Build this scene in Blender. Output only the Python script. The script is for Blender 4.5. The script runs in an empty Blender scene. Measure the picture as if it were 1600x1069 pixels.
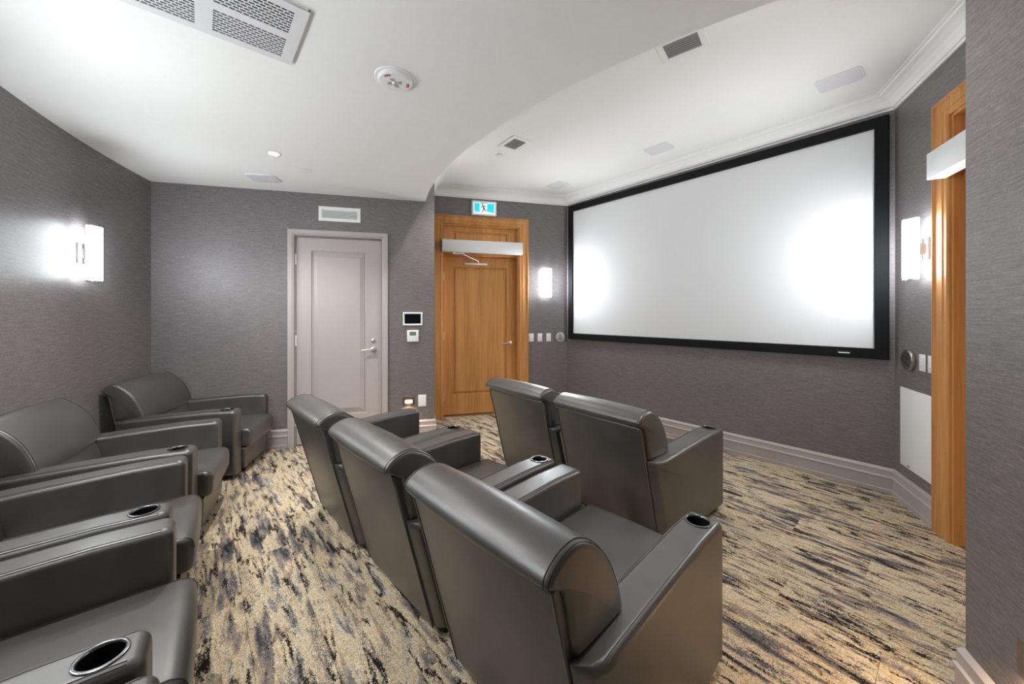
import bpy, bmesh, math, random
from mathutils import Vector, Matrix
random.seed(7)
SC = bpy.context.scene
COL = SC.collection
R = math.radians

# ------------------------------------------------------------------ camera
F_PX, HORIZON, CAM_H = 580.0, 491.0, 1.40
cam_d = bpy.data.cameras.new('camera')
cam_d.sensor_fit = 'HORIZONTAL'
cam_d.sensor_width = 36.0
cam_d.lens = 36.0 * F_PX / 1600.0
cam_d.shift_y = -(1069 / 2 - HORIZON) / 1600.0
cam_d.clip_start = 0.02
cam = bpy.data.objects.new('camera', cam_d)
COL.objects.link(cam)
cam.location = (1.946, -4.107, CAM_H)
cam.rotation_euler = (R(90), 0, R(49.81))
SC.camera = cam

# ------------------------------------------------------------------ world, exposure
w = bpy.data.worlds.new('world'); SC.world = w
w.use_nodes = True
w.node_tree.nodes['Background'].inputs[0].default_value = (0.9, 0.92, 1, 1)
w.node_tree.nodes['Background'].inputs[1].default_value = 0.05
SC.view_settings.view_transform = 'Standard'
SC.view_settings.look = 'None'
SC.view_settings.gamma = 1.0
SC.view_settings.use_curve_mapping = False
SC.view_settings.exposure = 2.25
SCONCE_E = 27.0      # emission of the wall light diffusers
DOWN_E = 12.0        # glow of the recessed lamp lenses
DOWN_W = 25.0        # beam of each recessed lamp, watts
STEP_E = 5.0

# ------------------------------------------------------------------ materials
def lin(c):
    return tuple(((v / 255) / 12.92 if v / 255 <= .04045 else ((v / 255 + .055) / 1.055) ** 2.4) for v in c)

class NT:
    def __init__(s, name):
        s.m = bpy.data.materials.new(name); s.m.use_nodes = True
        s.t = s.m.node_tree; s.b = s.t.nodes['Principled BSDF']
    def n(s, typ, **kw):
        nd = s.t.nodes.new(typ)
        for k, v in kw.items():
            if k.startswith('i_'):
                nd.inputs[k[2:].replace('_', ' ')].default_value = v
            else:
                setattr(nd, k, v)
        return nd
    def l(s, a, b): s.t.links.new(a, b)
    def mapping(s, src, scale, loc=(0, 0, 0), rot=(0, 0, 0)):
        mp = s.n('ShaderNodeMapping')
        mp.inputs['Scale'].default_value = scale; mp.inputs['Location'].default_value = loc
        mp.inputs['Rotation'].default_value = rot
        s.l(src, mp.inputs['Vector']); return mp.outputs[0]
    def noise(s, vec, scale, detail=4, rough=.55, dist=0):
        nd = s.n('ShaderNodeTexNoise'); nd.inputs['Scale'].default_value = scale
        nd.inputs['Detail'].default_value = detail; nd.inputs['Roughness'].default_value = rough
        nd.inputs['Distortion'].default_value = dist
        s.l(vec, nd.inputs['Vector']); return nd.outputs['Fac']
    def ramp(s, fac, stops, interp='LINEAR'):
        nd = s.n('ShaderNodeValToRGB'); cr = nd.color_ramp; cr.interpolation = interp
        while len(cr.elements) < len(stops): cr.elements.new(.5)
        for e, (p, c) in zip(cr.elements, stops):
            e.position = p; e.color = (*c, 1) if len(c) == 3 else c
        s.l(fac, nd.inputs[0]); return nd.outputs[0]
    def mix(s, fac, a, b, blend='MIX'):
        nd = s.n('ShaderNodeMix', data_type='RGBA', blend_type=blend)
        for v, k in ((fac, 0), (a, 6), (b, 7)):
            if hasattr(v, 'is_linked'): s.l(v, nd.inputs[k])
            else: nd.inputs[k].default_value = v if k == 0 else (*v, 1)
        return nd.outputs[2]
    def math(s, op, a, b=None, clamp=False):
        nd = s.n('ShaderNodeMath', operation=op); nd.use_clamp = clamp
        for v, k in ((a, 0), (b, 1)):
            if v is None: continue
            if hasattr(v, 'is_linked'): s.l(v, nd.inputs[k])
            else: nd.inputs[k].default_value = v
        return nd.outputs[0]
    def bump(s, h, strength, dist):
        nd = s.n('ShaderNodeBump'); nd.inputs['Strength'].default_value = strength
        nd.inputs['Distance'].default_value = dist
        s.l(h, nd.inputs['Height']); s.l(nd.outputs[0], s.b.inputs['Normal'])
    def set(s, **kw):
        for k, v in kw.items():
            i = s.b.inputs[k.replace('_', ' ')]
            if hasattr(v, 'is_linked'): s.l(v, i)
            elif isinstance(v, tuple): i.default_value = (*v, 1)
            else: i.default_value = v
        return s.m

def plain(name, rgb, rough=.5, metal=0., var=.04, spec=.5, scale=30):
    t = NT(name); c = lin(rgb)
    tc = t.n('ShaderNodeTexCoord').outputs['Object']
    f = t.noise(tc, scale, 3)
    col = t.ramp(f, [(.3, tuple(v * (1 - var) for v in c)), (.7, tuple(min(1, v * (1 + var)) for v in c))])
    t.set(Base_Color=col, Roughness=rough, Metallic=metal)
    t.b.inputs['Specular IOR Level'].default_value = spec
    return t.m

def emit(name, rgb, strength, base=(240, 240, 240)):
    t = NT(name)
    t.set(Base_Color=lin(base), Roughness=.4)
    t.b.inputs['Emission Color'].default_value = (*rgb, 1)
    t.b.inputs['Emission Strength'].default_value = strength
    return t.m

def make_wallpaper():
    t = NT('grasscloth_wallpaper')
    uv = t.n('ShaderNodeUVMap', uv_map='UVMap').outputs[0]
    a = t.noise(t.mapping(uv, (8, 150, 1)), 1.0, 5, .68)
    b = t.noise(t.mapping(uv, (40, 460, 1)), 1.0, 3, .6)
    v = t.noise(t.mapping(uv, (330, 40, 1)), 1.0, 2, .6)
    big = t.noise(uv, 1.3, 2)
    s = t.math('ADD', t.math('MULTIPLY', a, .44), t.math('MULTIPLY', b, .38))
    s = t.math('ADD', s, t.math('MULTIPLY', v, .18))
    s = t.math('ADD', s, t.math('MULTIPLY', t.math('SUBTRACT', big, .5), .05))
    col = t.ramp(s, [(.34, lin((76, 72, 73))), (.46, lin((107, 101, 102))), (.55, lin((125, 118, 119))), (.66, lin((154, 147, 147)))])
    t.bump(s, .35, .002)
    m = t.set(Base_Color=col, Roughness=.47)
    t.b.inputs['Specular IOR Level'].default_value = .6
    return m

def make_carpet():
    t = NT('streaked_carpet')
    geo = t.n('ShaderNodeNewGeometry').outputs['Position']
    rnd = t.n('ShaderNodeObjectInfo').outputs['Random']
    # every tuft (about 5 mm) takes one colour
    vo = t.n('ShaderNodeTexVoronoi', feature='F1'); vo.inputs['Scale'].default_value = 250
    t.l(geo, vo.inputs['Vector'])
    tuft = t.n('ShaderNodeSeparateColor'); t.l(vo.outputs['Color'], tuft.inputs[0])
    r1, r2 = tuft.outputs[0], tuft.outputs[1]
    off = t.n('ShaderNodeCombineXYZ')
    t.l(t.math('MULTIPLY', rnd, 37.0), off.inputs[0]); t.l(t.math('MULTIPLY', rnd, 91.0), off.inputs[1])
    add = t.n('ShaderNodeVectorMath', operation='ADD'); t.l(geo, add.inputs[0]); t.l(off.outputs[0], add.inputs[1])
    js = t.n('ShaderNodeVectorMath', operation='SUBTRACT'); t.l(vo.outputs['Color'], js.inputs[0]); js.inputs[1].default_value = (.5, .5, .5)
    jm = t.n('ShaderNodeVectorMath', operation='MULTIPLY'); t.l(js.outputs[0], jm.inputs[0]); jm.inputs[1].default_value = (.016, .009, 0)
    ja = t.n('ShaderNodeVectorMath', operation='ADD'); t.l(add.outputs[0], ja.inputs[0]); t.l(jm.outputs[0], ja.inputs[1])
    q = ja.outputs[0]
    z1 = t.noise(t.mapping(q, (1.6, 9.5, 1)), 1.0, 6, .66)
    z2 = t.noise(t.mapping(q, (3.4, 22.0, 1), (5, 3, 0)), 1.0, 3, .62)
    z = t.math('ADD', t.math('MULTIPLY', z1, .66), t.math('MULTIPLY', z2, .34))
    z = t.math('ADD', t.math('MULTIPLY', t.math('SUBTRACT', z, .5), 2.5), .5)
    mixd = t.noise(t.mapping(q, (2.0, 10.0, 1), (21, 13, 0)), 1.0, 3, .6)          # how strongly tufts intermix here
    amp = t.math('ADD', .05, t.math('MULTIPLY', t.math('SUBTRACT', mixd, .42, True), 1.1))
    z = t.math('ADD', z, t.math('MULTIPLY', t.math('SUBTRACT', r1, .5), amp))
    col = t.ramp(z, [(.14, lin((44, 44, 46))), (.24, lin((92, 92, 95))), (.33, lin((128, 122, 121))), (.40, lin((170, 156, 146))), (.45, lin((200, 170, 124))),
                     (.50, lin((234, 224, 201))), (.56, lin((196, 168, 124))), (.62, lin((230, 219, 195))), (.69, lin((150, 141, 136))), (.78, lin((104, 104, 107))), (.90, lin((56, 56, 59)))])
    # thin dark broken streaks
    def streak(sx, sy, loc, w0, gain):
        st = t.noise(t.mapping(q, (sx, sy, 1), loc), 1.0, 4, .60, .2)
        ridge = t.math('ABSOLUTE', t.math('SUBTRACT', t.math('FRACT', t.math('MULTIPLY', st, 5.0)), .5))
        br = t.noise(t.mapping(q, (4.0, 10.0, 1), (loc[1], loc[0], 0)), 1.0, 3, .6)
        wid = t.math('MULTIPLY', t.math('SUBTRACT', br, w0, True), gain)
        return t.math('MULTIPLY', t.math('SUBTRACT', wid, ridge), 40.0, True)
    d = t.math('MAXIMUM', streak(.9, 7.5, (11, 7, 0), .43, .62), streak(1.5, 12.0, (31, 17, 0), .48, .8))
    d = t.math('MULTIPLY', d, t.math('GREATER_THAN', r2, .12))
    col = t.mix(d, col, lin((44, 41, 40)))
    grain = t.ramp(r2, [(0, (.70,) * 3), (.5, (1.0,) * 3), (1, (1.16,) * 3)])
    col = t.mix(1.0, col, grain, 'MULTIPLY')
    t.bump(t.math('SUBTRACT', 1.0, vo.outputs['Distance']), .8, .004)
    m = t.set(Base_Color=col, Roughness=.95)
    t.b.inputs['Specular IOR Level'].default_value = .1
    return m

def make_leather():
    t = NT('grey_leather')
    tc = t.n('ShaderNodeTexCoord').outputs['Object']
    a = t.noise(tc, 240, 3, .6)
    b = t.noise(tc, 7, 3, .5)
    col = t.ramp(b, [(.3, lin((71, 68, 65))), (.7, lin((83, 79, 76)))])
    t.bump(t.math('ADD', t.math('MULTIPLY', a, .4), t.math('MULTIPLY', b, 1.2)), .22, .004)
    m = t.set(Base_Color=col, Roughness=t.ramp(a, [(.3, (.37,) * 3), (.7, (.46,) * 3)]))
    t.b.inputs['Specular IOR Level'].default_value = 1.0
    t.b.inputs['Metallic'].default_value = .25
    t.b.inputs['Coat Weight'].default_value = .6
    t.b.inputs['Coat Roughness'].default_value = .42
    return m

def make_wood():
    t = NT('honey_stained_wood')
    tc = t.n('ShaderNodeTexCoord').outputs['Object']
    a = t.noise(t.mapping(tc, (55, 55, 2.2)), 1.0, 5, .6, .4)
    b = t.noise(t.mapping(tc, (7, 7, .5)), 1.0, 3)
    f = t.math('ADD', t.math('MULTIPLY', a, .55), t.math('MULTIPLY', b, .45))
    col = t.ramp(f, [(.3, lin((172, 114, 60))), (.5, lin((202, 142, 82))), (.7, lin((218, 164, 106)))])
    t.bump(a, .08, .002)
    t.b.inputs['Specular IOR Level'].default_value = .35
    return t.set(Base_Color=col, Roughness=.58)

M = dict(
    paper=make_wallpaper(), carpet=make_carpet(), leather=make_leather(), wood=make_wood(),
    ceiling=plain('white_ceiling_paint', (247, 247, 245), .8, var=.01),
    trim=plain('greige_trim_paint', (180, 171, 169), .38, var=.015),
    white=plain('white_plastic', (244, 244, 243), .35, var=.01),
    offwhite=plain('offwhite_metal', (228, 227, 229), .5, var=.015),
    silver_box=plain('satin_aluminium_cover', (238, 239, 240), .38, var=.01),
    steel=plain('brushed_steel', (190, 188, 184), .28, 1.0, .03),
    chrome=plain('satin_nickel', (222, 217, 209), .25, .7, .02),
    black=plain('black_plastic', (16, 16, 17), .4, var=.05),
    felt=plain('black_velvet_frame', (11, 12, 15), .7, var=.05, spec=.25),
    screen=plain('matte_white_screen', (226, 227, 229), .55, var=.004, spec=.3),
    seam=plain('leather_seam', (66, 63, 60), .5),
    dark=plain('dark_cavity', (22, 22, 23), .8),
    slat=plain('vent_slat_grey', (176, 177, 180), .45),
    slat_dark=plain('vent_shadow_grey', (70, 72, 76), .6),
    lcd=plain('lcd_green', (110, 132, 104), .25, var=.02),
    glass=plain('black_touch_glass', (12, 14, 20), .12, var=.1),
    grille=plain('speaker_grille_white', (226, 225, 230), .7, var=.02, scale=400),
    bronze=plain('bronze_plate', (150, 140, 128), .32, .9, .04),
    ink=plain('dark_engraving', (60, 60, 62), .6),
    red=plain('red_print', (190, 58, 56), .6),
    rim=plain('cup_rim_metal', (120, 120, 122), .25, 1.0, .03),
    lamp=emit('added_sconce_diffuser', (.90, .965, 1), SCONCE_E * .64),
    lamp_front=emit('sconce_diffuser_dimmed', (.90, .965, 1), SCONCE_E * .86),
    lamp_side=emit('sconce_diffuser_low', (.90, .965, 1), SCONCE_E * .44),
    lamp_back=emit('sconce_inner_glow', (.90, .965, 1), SCONCE_E * .10),
    down=emit('recessed_lamp_lens', (1, .98, .94), DOWN_E),
    step=emit('step_lamp_lens', (1, .62, .28), STEP_E),
    sign_w=emit('exit_sign_white', (.75, 1, 1), .17),
    sign_c=emit('exit_sign_teal', (.02, .55, .66), .16, (40, 190, 205)),
    sign_d=plain('exit_sign_figure', (22, 110, 120), .5),
)

# ------------------------------------------------------------------ mesh helpers
def link(name, me, mat=None, parent=None, mw=None):
    o = bpy.data.objects.new(name, me)
    COL.objects.link(o)
    if mat is not None and me is not None and not me.materials: me.materials.append(mat)
    if parent is not None: o.parent = parent
    if mw is not None: o.matrix_local = mw
    return o

def tag(o, label=None, cat=None, group=None, kind=None):
    if label: o['label'] = label
    if cat: o['category'] = cat
    if group: o['group'] = group
    if kind: o['kind'] = kind
    return o

def empty(name, mw=None):
    o = bpy.data.objects.new(name, None); COL.objects.link(o); o.empty_display_size = .1
    if mw is not None: o.matrix_local = mw
    return o

def finish(bm, name, smooth=None):
    bmesh.ops.recalc_face_normals(bm, faces=bm.faces[:])
    me = bpy.data.meshes.new(name); bm.to_mesh(me); bm.free()
    if smooth is not None:
        for p in me.polygons: p.use_smooth = True
        me.set_sharp_from_angle(angle=R(smooth))
    return me

def bm_box(bm, x0, x1, y0, y1, z0, z1, bevel=0, seg=2):
    vs = [bm.verts.new((x, y, z)) for x in (x0, x1) for y in (y0, y1) for z in (z0, z1)]
    fs = [bm.faces.new([vs[i] for i in q]) for q in ((0, 1, 3, 2), (4, 6, 7, 5), (0, 4, 5, 1), (2, 3, 7, 6), (0, 2, 6, 4), (1, 5, 7, 3))]
    if bevel:
        es = list({e for f in fs for e in f.edges})
        bmesh.ops.bevel(bm, geom=es, offset=bevel, segments=seg, profile=.5, affect='EDGES')

def box(name, dims, mat, parent=None, bevel=0, seg=2, mw=None):
    bm = bmesh.new(); bm_box(bm, *dims, bevel=bevel, seg=seg)
    return link(name, finish(bm, name, 40 if bevel else None), mat, parent, mw)

def fillet(pts, radii, seg=5):
    out = []; n = len(pts)
    for i in range(n):
        r = radii[i] if isinstance(radii, (list, tuple)) else radii
        p = Vector(pts[i]); a = Vector(pts[i - 1]); b = Vector(pts[(i + 1) % n])
        if r <= 0: out.append(p); continue
        d1 = (a - p).normalized(); d2 = (b - p).normalized()
        ang = d1.angle(d2); t = min(r / math.tan(ang / 2), .48 * (a - p).length, .48 * (b - p).length)
        q1 = p + d1 * t; q2 = p + d2 * t
        for k in range(seg + 1):
            s = k / seg
            out.append(q1 * (1 - s) ** 2 + p * 2 * s * (1 - s) + q2 * s ** 2)
    return out

def offset_in(pts, d):
    n = len(pts); area = sum(pts[i - 1].x * pts[i].y - pts[i].x * pts[i - 1].y for i in range(n))
    sg = 1 if area > 0 else -1; out = []
    for i in range(n):
        a, p, b = pts[i - 1], pts[i], pts[(i + 1) % n]
        e1 = (p - a); e2 = (b - p)
        n1 = Vector((-e1.y, e1.x)); n2 = Vector((-e2.y, e2.x))
        nn = (n1.normalized() if n1.length > 1e-9 else Vector((0, 0))) + (n2.normalized() if n2.length > 1e-9 else Vector((0, 0)))
        c_ = nn.length / 2
        nn = nn.normalized() if nn.length > 1e-9 else nn
        out.append(p + nn * d * sg / max(.7, c_))
    return out

def soft_prism(outline, x0, x1, r, seg=4, mp=lambda x, u, v: (x, u, v), mids=0, crown=0.0, puff=0.0):
    """outline (u,v) extruded from x0 to x1, ends rounded with radius r; crown swells the middle."""
    bm = bmesh.new(); pts = [Vector(p) for p in outline]; st = []
    for k in range(seg + 1):
        a = k / seg * math.pi / 2
        st.append((x0 + r - r * math.cos(a), r * (1 - math.sin(a))))
    for k in range(mids):
        s = (k + 1) / (mids + 1); st.append((x0 + r + (x1 - x0 - 2 * r) * s, -crown * math.sin(math.pi * s)))
    st += [(x0 + x1 - x, d) for x, d in st[:seg + 1][::-1]]
    rings = []
    for x, d in st:
        rings.append([bm.verts.new(mp(x, p.x, p.y)) for p in (offset_in(pts, d) if abs(d) > 1e-9 else pts)])
    n = len(pts)
    for a, b in zip(rings, rings[1:]):
        for i in range(n):
            bm.faces.new((a[i], a[(i + 1) % n], b[(i + 1) % n], b[i]))
    for ring, sg, x in ((rings[0], -1, x0), (rings[-1], 1, x1)):
        prev = ring
        src = offset_in(pts, r); ar = cu = cv = 0
        for i in range(n):
            a_, b_ = src[i - 1], src[i]; w_ = a_.x * b_.y - b_.x * a_.y; ar += w_; cu += (a_.x + b_.x) * w_; cv += (a_.y + b_.y) * w_
        cu /= 3 * ar; cv /= 3 * ar
        for k in (.66, .33):
            cur = [bm.verts.new(mp(x + sg * puff * (1 - k * k), cu + (p.x - cu) * k, cv + (p.y - cv) * k)) for p in src]
            for i in range(n): bm.faces.new((prev[i], prev[(i + 1) % n], cur[(i + 1) % n], cur[i]))
            prev = cur
        c = bm.verts.new(mp(x + sg * puff, cu, cv))
        for i in range(n): bm.faces.new((prev[i], prev[(i + 1) % n], c))
    return bm

def lathe(profile, n=32, axis='z', closed=False):
    bm = bmesh.new(); rings = []
    for r, z in profile:
        if r < 1e-6: rings.append([bm.verts.new((0, 0, z))]); continue
        rings.append([bm.verts.new((r * math.cos(2 * math.pi * k / n), r * math.sin(2 * math.pi * k / n), z)) for k in range(n)])
    for a, b in zip(rings, rings[1:]):
        for k in range(n):
            v = [a[k % len(a)], a[(k + 1) % len(a)], b[(k + 1) % len(b)], b[k % len(b)]]
            v = list(dict.fromkeys(v))
            if len(v) > 2: bm.faces.new(v)
    return bm

def tube(bm, pts, r, n=6):
    pts = [Vector(p) for p in pts]; rings = []
    up = Vector((0, 0, 1))
    for i, p in enumerate(pts):
        d = (pts[min(i + 1, len(pts) - 1)] - pts[max(i - 1, 0)]).normalized()
        a = d.cross(up)
        if a.length < .05: a = d.cross(Vector((1, 0, 0)))
        a.normalize(); b = d.cross(a)
        rings.append([bm.verts.new(p + (a * math.cos(2 * math.pi * k / n) + b * math.sin(2 * math.pi * k / n)) * r) for k in range(n)])
    for x, y in zip(rings, rings[1:]):
        for k in range(n): bm.faces.new((x[k], x[(k + 1) % n], y[(k + 1) % n], y[k]))
    bm.faces.new(rings[0]); bm.faces.new(rings[-1])

def sweep_path(profile, path, closed=False):
    """profile (d,z): d is metres to the LEFT of the walking direction; mitred polyline sweep."""
    bm = bmesh.new(); P = [Vector(p) for p in path]; n = len(P); rings = []
    for i, p in enumerate(P):
        d1 = (p - P[i - 1]).normalized() if i > 0 else (P[1] - p).normalized()
        d2 = (P[i + 1] - p).normalized() if i < n - 1 else d1
        n1 = Vector((-d1.y, d1.x)); n2 = Vector((-d2.y, d2.x))
        m = (n1 + n2).normalized(); m = m / max(.3, m.dot(n1))
        rings.append([bm.verts.new((p.x + m.x * d, p.y + m.y * d, z)) for d, z in profile])
    k = len(profile)
    for a, b in zip(rings, rings[1:]):
        for i in range(k): bm.faces.new((a[i], a[(i + 1) % k], b[(i + 1) % k], b[i]))
    bm.faces.new(rings[0]); bm.faces.new(rings[-1])
    return bm

def text_mesh(s, size, depth=.0006, bold=False):
    c = bpy.data.curves.new('lettering', 'FONT'); c.body = s; c.size = size; c.extrude = depth
    c.align_x = 'CENTER'; c.align_y = 'CENTER'
    if bold: c.offset = size * .018
    o = bpy.data.objects.new('lettering_tmp', c); COL.objects.link(o)
    dg = bpy.context.evaluated_depsgraph_get()
    me = bpy.data.meshes.new_from_object(o.evaluated_get(dg))
    bpy.data.objects.remove(o); bpy.data.curves.remove(c)
    return me

# ------------------------------------------------------------------ room plan (metres, facing the screen is +y)
V2 = lambda x, y: Vector((x, y))
PC = V2(1.664, .02); PD = V2(-1.689, .02)                      # screen wall corners
UL = V2(-.434, -.901).normalized(); NL = V2(.901, -.434).normalized()
UR = V2(-.4228, .9063).normalized(); NR_ = V2(-.9063, -.4228).normalized()
G0 = V2(-1.896, -2.031)                                        # outer corner before the left wall
FLE = PD + UL * 1.9375                                         # inner corner at wooden door, left
N0 = V2(1.979, -1.997)
FRE = PC - UR * 1.9612
ARC_C, ARC_R = V2(0, 2.365), 7.48
def arc_line(P, u, c=ARC_C, r=ARC_R):
    o = P - c; b = o.dot(u); s = -b + math.sqrt(b * b - o.dot(o) + r * r); return P + u * s
GL = arc_line(G0, UL); GR = arc_line(N0, -UR)
aL = math.atan2(GL.x - ARC_C.x, -(GL.y - ARC_C.y)); aR = math.atan2(GR.x - ARC_C.x, -(GR.y - ARC_C.y))
NARC = 48
ARC = [ARC_C + V2(math.sin(aL + (aR - aL) * k / NARC), -math.cos(aL + (aR - aL) * k / NARC)) * ARC_R for k in range(NARC + 1)]
ARC[0], ARC[-1] = GL, GR
ZLOW, ZHIGH = 2.688, 3.10

def frame(P, u):
    """matrix: x along the wall (room on the left hand), y into the room, z up"""
    n = V2(-u.y, u.x)
    return Matrix(((u.x, n.x, 0, P.x), (u.y, n.y, 0, P.y), (0, 0, 1, 0), (0, 0, 0, 1)))
W_FRONT = frame(PC, (PD - PC).normalized()); W_FL = frame(PD, UL); W_LEFT = frame(G0, UL)
W_FR = frame(FRE, UR); W_RIGHT = frame(GR, UR)
def rear_frame(ang):
    p = ARC_C + V2(math.sin(ang), -math.cos(ang)) * ARC_R
    return frame(p, V2(math.cos(ang), math.sin(ang)))
def at(wf, s, z=0, d=0): return wf @ Matrix.Translation((s, d, z))

def wall(name, wf, pieces, thick=.12):
    """pieces: (s0,s1,z0,z1) in the wall frame; UV in metres"""
    bm = bmesh.new()
    for s0, s1, z0, z1 in pieces: bm_box(bm, s0, s1, -thick, 0, z0, z1)
    bmesh.ops.recalc_face_normals(bm, faces=bm.faces[:])
    uvl = bm.loops.layers.uv.new('UVMap')
    for f in bm.faces:
        for lp in f.loops:
            c = lp.vert.co; lp[uvl].uv = (c.x if abs(f.normal.x) < .5 else c.y, c.z)
    me = bpy.data.meshes.new(name); bm.to_mesh(me); bm.free()
    o = link(name, me, M['paper'], None, wf); o['kind'] = 'structure'; return o

HT = ZHIGH + .02
LF = (PD - PC).length
wall('wall_front', W_FRONT, [(-.05, LF + .05, 0, HT)])
FLn = 1.9375
# wooden door openings (left measured from the screen corner, right from its far end)
OPL = (.736, 1.800, 2.62); OPR = (1.9612 - 1.742, 1.9612 - .678, 2.62)
wall('wall_front_left', W_FL, [(0, OPL[0], 0, HT), (OPL[1], FLn + .0, 0, HT), (OPL[0], OPL[1], OPL[2], HT)])
wall('wall_front_right', W_FR, [(0, OPR[0], 0, HT), (OPR[1], 1.9612, 0, HT), (OPR[0], OPR[1], OPR[2], HT)])
wall('wall_return_left', frame(FLE, (G0 - FLE).normalized()), [(0, (G0 - FLE).length, 0, HT)])
wall('wall_return_right', frame(N0, (FRE - N0).normalized()), [(0, (FRE - N0).length, 0, HT)])
LL = (GL - G0).length; LR = (GR - N0).length
OPG = (.570, 1.443, 2.226)
wall('wall_left', W_LEFT, [(0, OPG[0], 0, HT), (OPG[1], LL, 0, HT), (OPG[0], OPG[1], OPG[2], HT)])
wall('wall_right', W_RIGHT, [(0, LR, 0, HT)])
# curved rear wall
bm = bmesh.new(); uvl = bm.loops.layers.uv.new('UVMap'); prev = None; s = 0
cols = []
for k, p in enumerate(ARC):
    if k: s += (p - ARC[k - 1]).length
    d = (p - ARC_C).normalized()
    q = p + d * .12
    cols.append((s, [bm.verts.new((v.x, v.y, z)) for v, z in ((p, 0), (p, HT), (q, HT), (q, 0))]))
for (s0, a), (s1, b) in zip(cols, cols[1:]):
    for i in range(4):
        f = bm.faces.new((a[i], a[(i + 1) % 4], b[(i + 1) % 4], b[i]))
        for lp in f.loops: lp[uvl].uv = (s0 if lp.vert in a else s1, lp.vert.co.z)
bm.faces.new(cols[0][1]); bm.faces.new(cols[-1][1])
rear = link('wall_rear', finish(bm, 'wall_rear', 20), M['paper']); rear['kind'] = 'structure'

# ceilings
room_poly = [PC, PD, FLE, G0] + ARC + [N0, FRE]
bm = bmesh.new()
lo = [bm.verts.new((p.x, p.y, ZHIGH)) for p in room_poly]; hi = [bm.verts.new((p.x, p.y, ZHIGH + .1)) for p in room_poly]
bm.faces.new(lo); bm.faces.new(hi)
for i in range(len(lo)): bm.faces.new((lo[i], lo[(i + 1) % len(lo)], hi[(i + 1) % len(lo)], hi[i]))
bmesh.ops.triangulate(bm, faces=[f for f in bm.faces if len(f.verts) > 4])
tag(link('ceiling', finish(bm, 'ceiling'), M['ceiling']), kind='structure')
EC, ER = V2(0, 2.234), 4.765
eL = arc_line(G0 - UL * .5, UL, EC, ER); eR = arc_line(N0 + UR * .5, -UR, EC, ER)
bL = math.atan2(eL.x, -(eL.y - EC.y)); bR = math.atan2(eR.x, -(eR.y - EC.y))
EDGE = [EC + V2(math.sin(bL + (bR - bL) * k / NARC), -math.cos(bL + (bR - bL) * k / NARC)) * ER for k in range(NARC + 1)]
bm = bmesh.new()
e0 = [bm.verts.new((p.x, p.y, ZLOW)) for p in EDGE]; e1 = [bm.verts.new((p.x, p.y, ZHIGH)) for p in EDGE]
r0 = [bm.verts.new((p.x, p.y, ZLOW)) for p in ARC]; r1 = [bm.verts.new((p.x, p.y, ZHIGH)) for p in ARC]
for k in range(NARC):
    bm.faces.new((e0[k], e0[k + 1], r0[k + 1], r0[k])); bm.faces.new((e1[k], e1[k + 1], r1[k + 1], r1[k]))
    bm.faces.new((e0[k], e1[k], e1[k + 1], e0[k + 1])); bm.faces.new((r0[k], r0[k + 1], r1[k + 1], r1[k]))
for k in (0, -1): bm.faces.new((e0[k], e1[k], r1[k], r0[k]))
tag(link('ceiling_lower', finish(bm, 'ceiling_lower', 30), M['ceiling']), kind='structure')

# floor with carpet planks
floor = box('floor', (-3.4, 3.4, -5.3, .2, -.08, -.008), M['dark']); floor['kind'] = 'structure'
def inside(p):
    c = False; j = room_poly[-1]
    for q in room_poly:
        if (q.y > p.y) != (j.y > p.y) and p.x < (j.x - q.x) * (p.y - q.y) / (j.y - q.y) + q.x: c = not c
        j = q
    return c
PW, PL = .25, 1.0
bm = bmesh.new(); bm_box(bm, 0, PL - .0012, 0, PW - .0012, -.008, 0)
plank_me = finish(bm, 'carpet_plank'); plank_me.materials.append(M['carpet'])
row = 0; y = .06 - PW
while y > -5.4:
    x = -4.2 + (row * .37) % 1.0
    while x < 3.4:
        if any(inside(V2(x + PL * i / 8, y + PW * j / 2)) for i in range(9) for j in range(3)):
            o = link('carpet_plank', plank_me, None, floor); o.location = (x, y, 0)
        x += PL
    y -= PW; row += 1

# baseboards and crown
BASE = [(0, 0), (.024, 0), (.024, .030), (.019, .034), (.019, .112), (.0245, .118), (.0245, .126), (.016, .134), (.014, .165), (.017, .170), (.017, .178), (.007, .192), (.004, .196), (0, .196)]
def base(name, path): tag(link(name, finish(sweep_path(BASE, path), name), M['trim']), kind='structure')
base('baseboard_front', [PD + UL * .597, PD, PC, PC - UR * .539][::-1])
base('baseboard_left', [FLE + (G0 - FLE).normalized() * .03, G0, G0 + UL * .506])
base('baseboard_rear', [G0 + UL * 1.509] + ARC + [N0, FRE - (FRE - N0).normalized() * .03])
CROWN = [(0, 2.985), (.012, 2.985), (.014, 3.000), (.026, 3.004), (.030, 3.014), (.036, 3.030), (.055, 3.056), (.085, 3.076), (.112, 3.084), (.116, 3.092), (.136, 3.094), (.138, 3.0995), (0, 3.0995)]
tag(link('trim_1', finish(sweep_path(CROWN, [N0 - UR * .03, N0, FRE, PC, PD, FLE, G0, G0 + UL * .03]), 'trim_1'), M['ceiling']), kind='structure')

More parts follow.
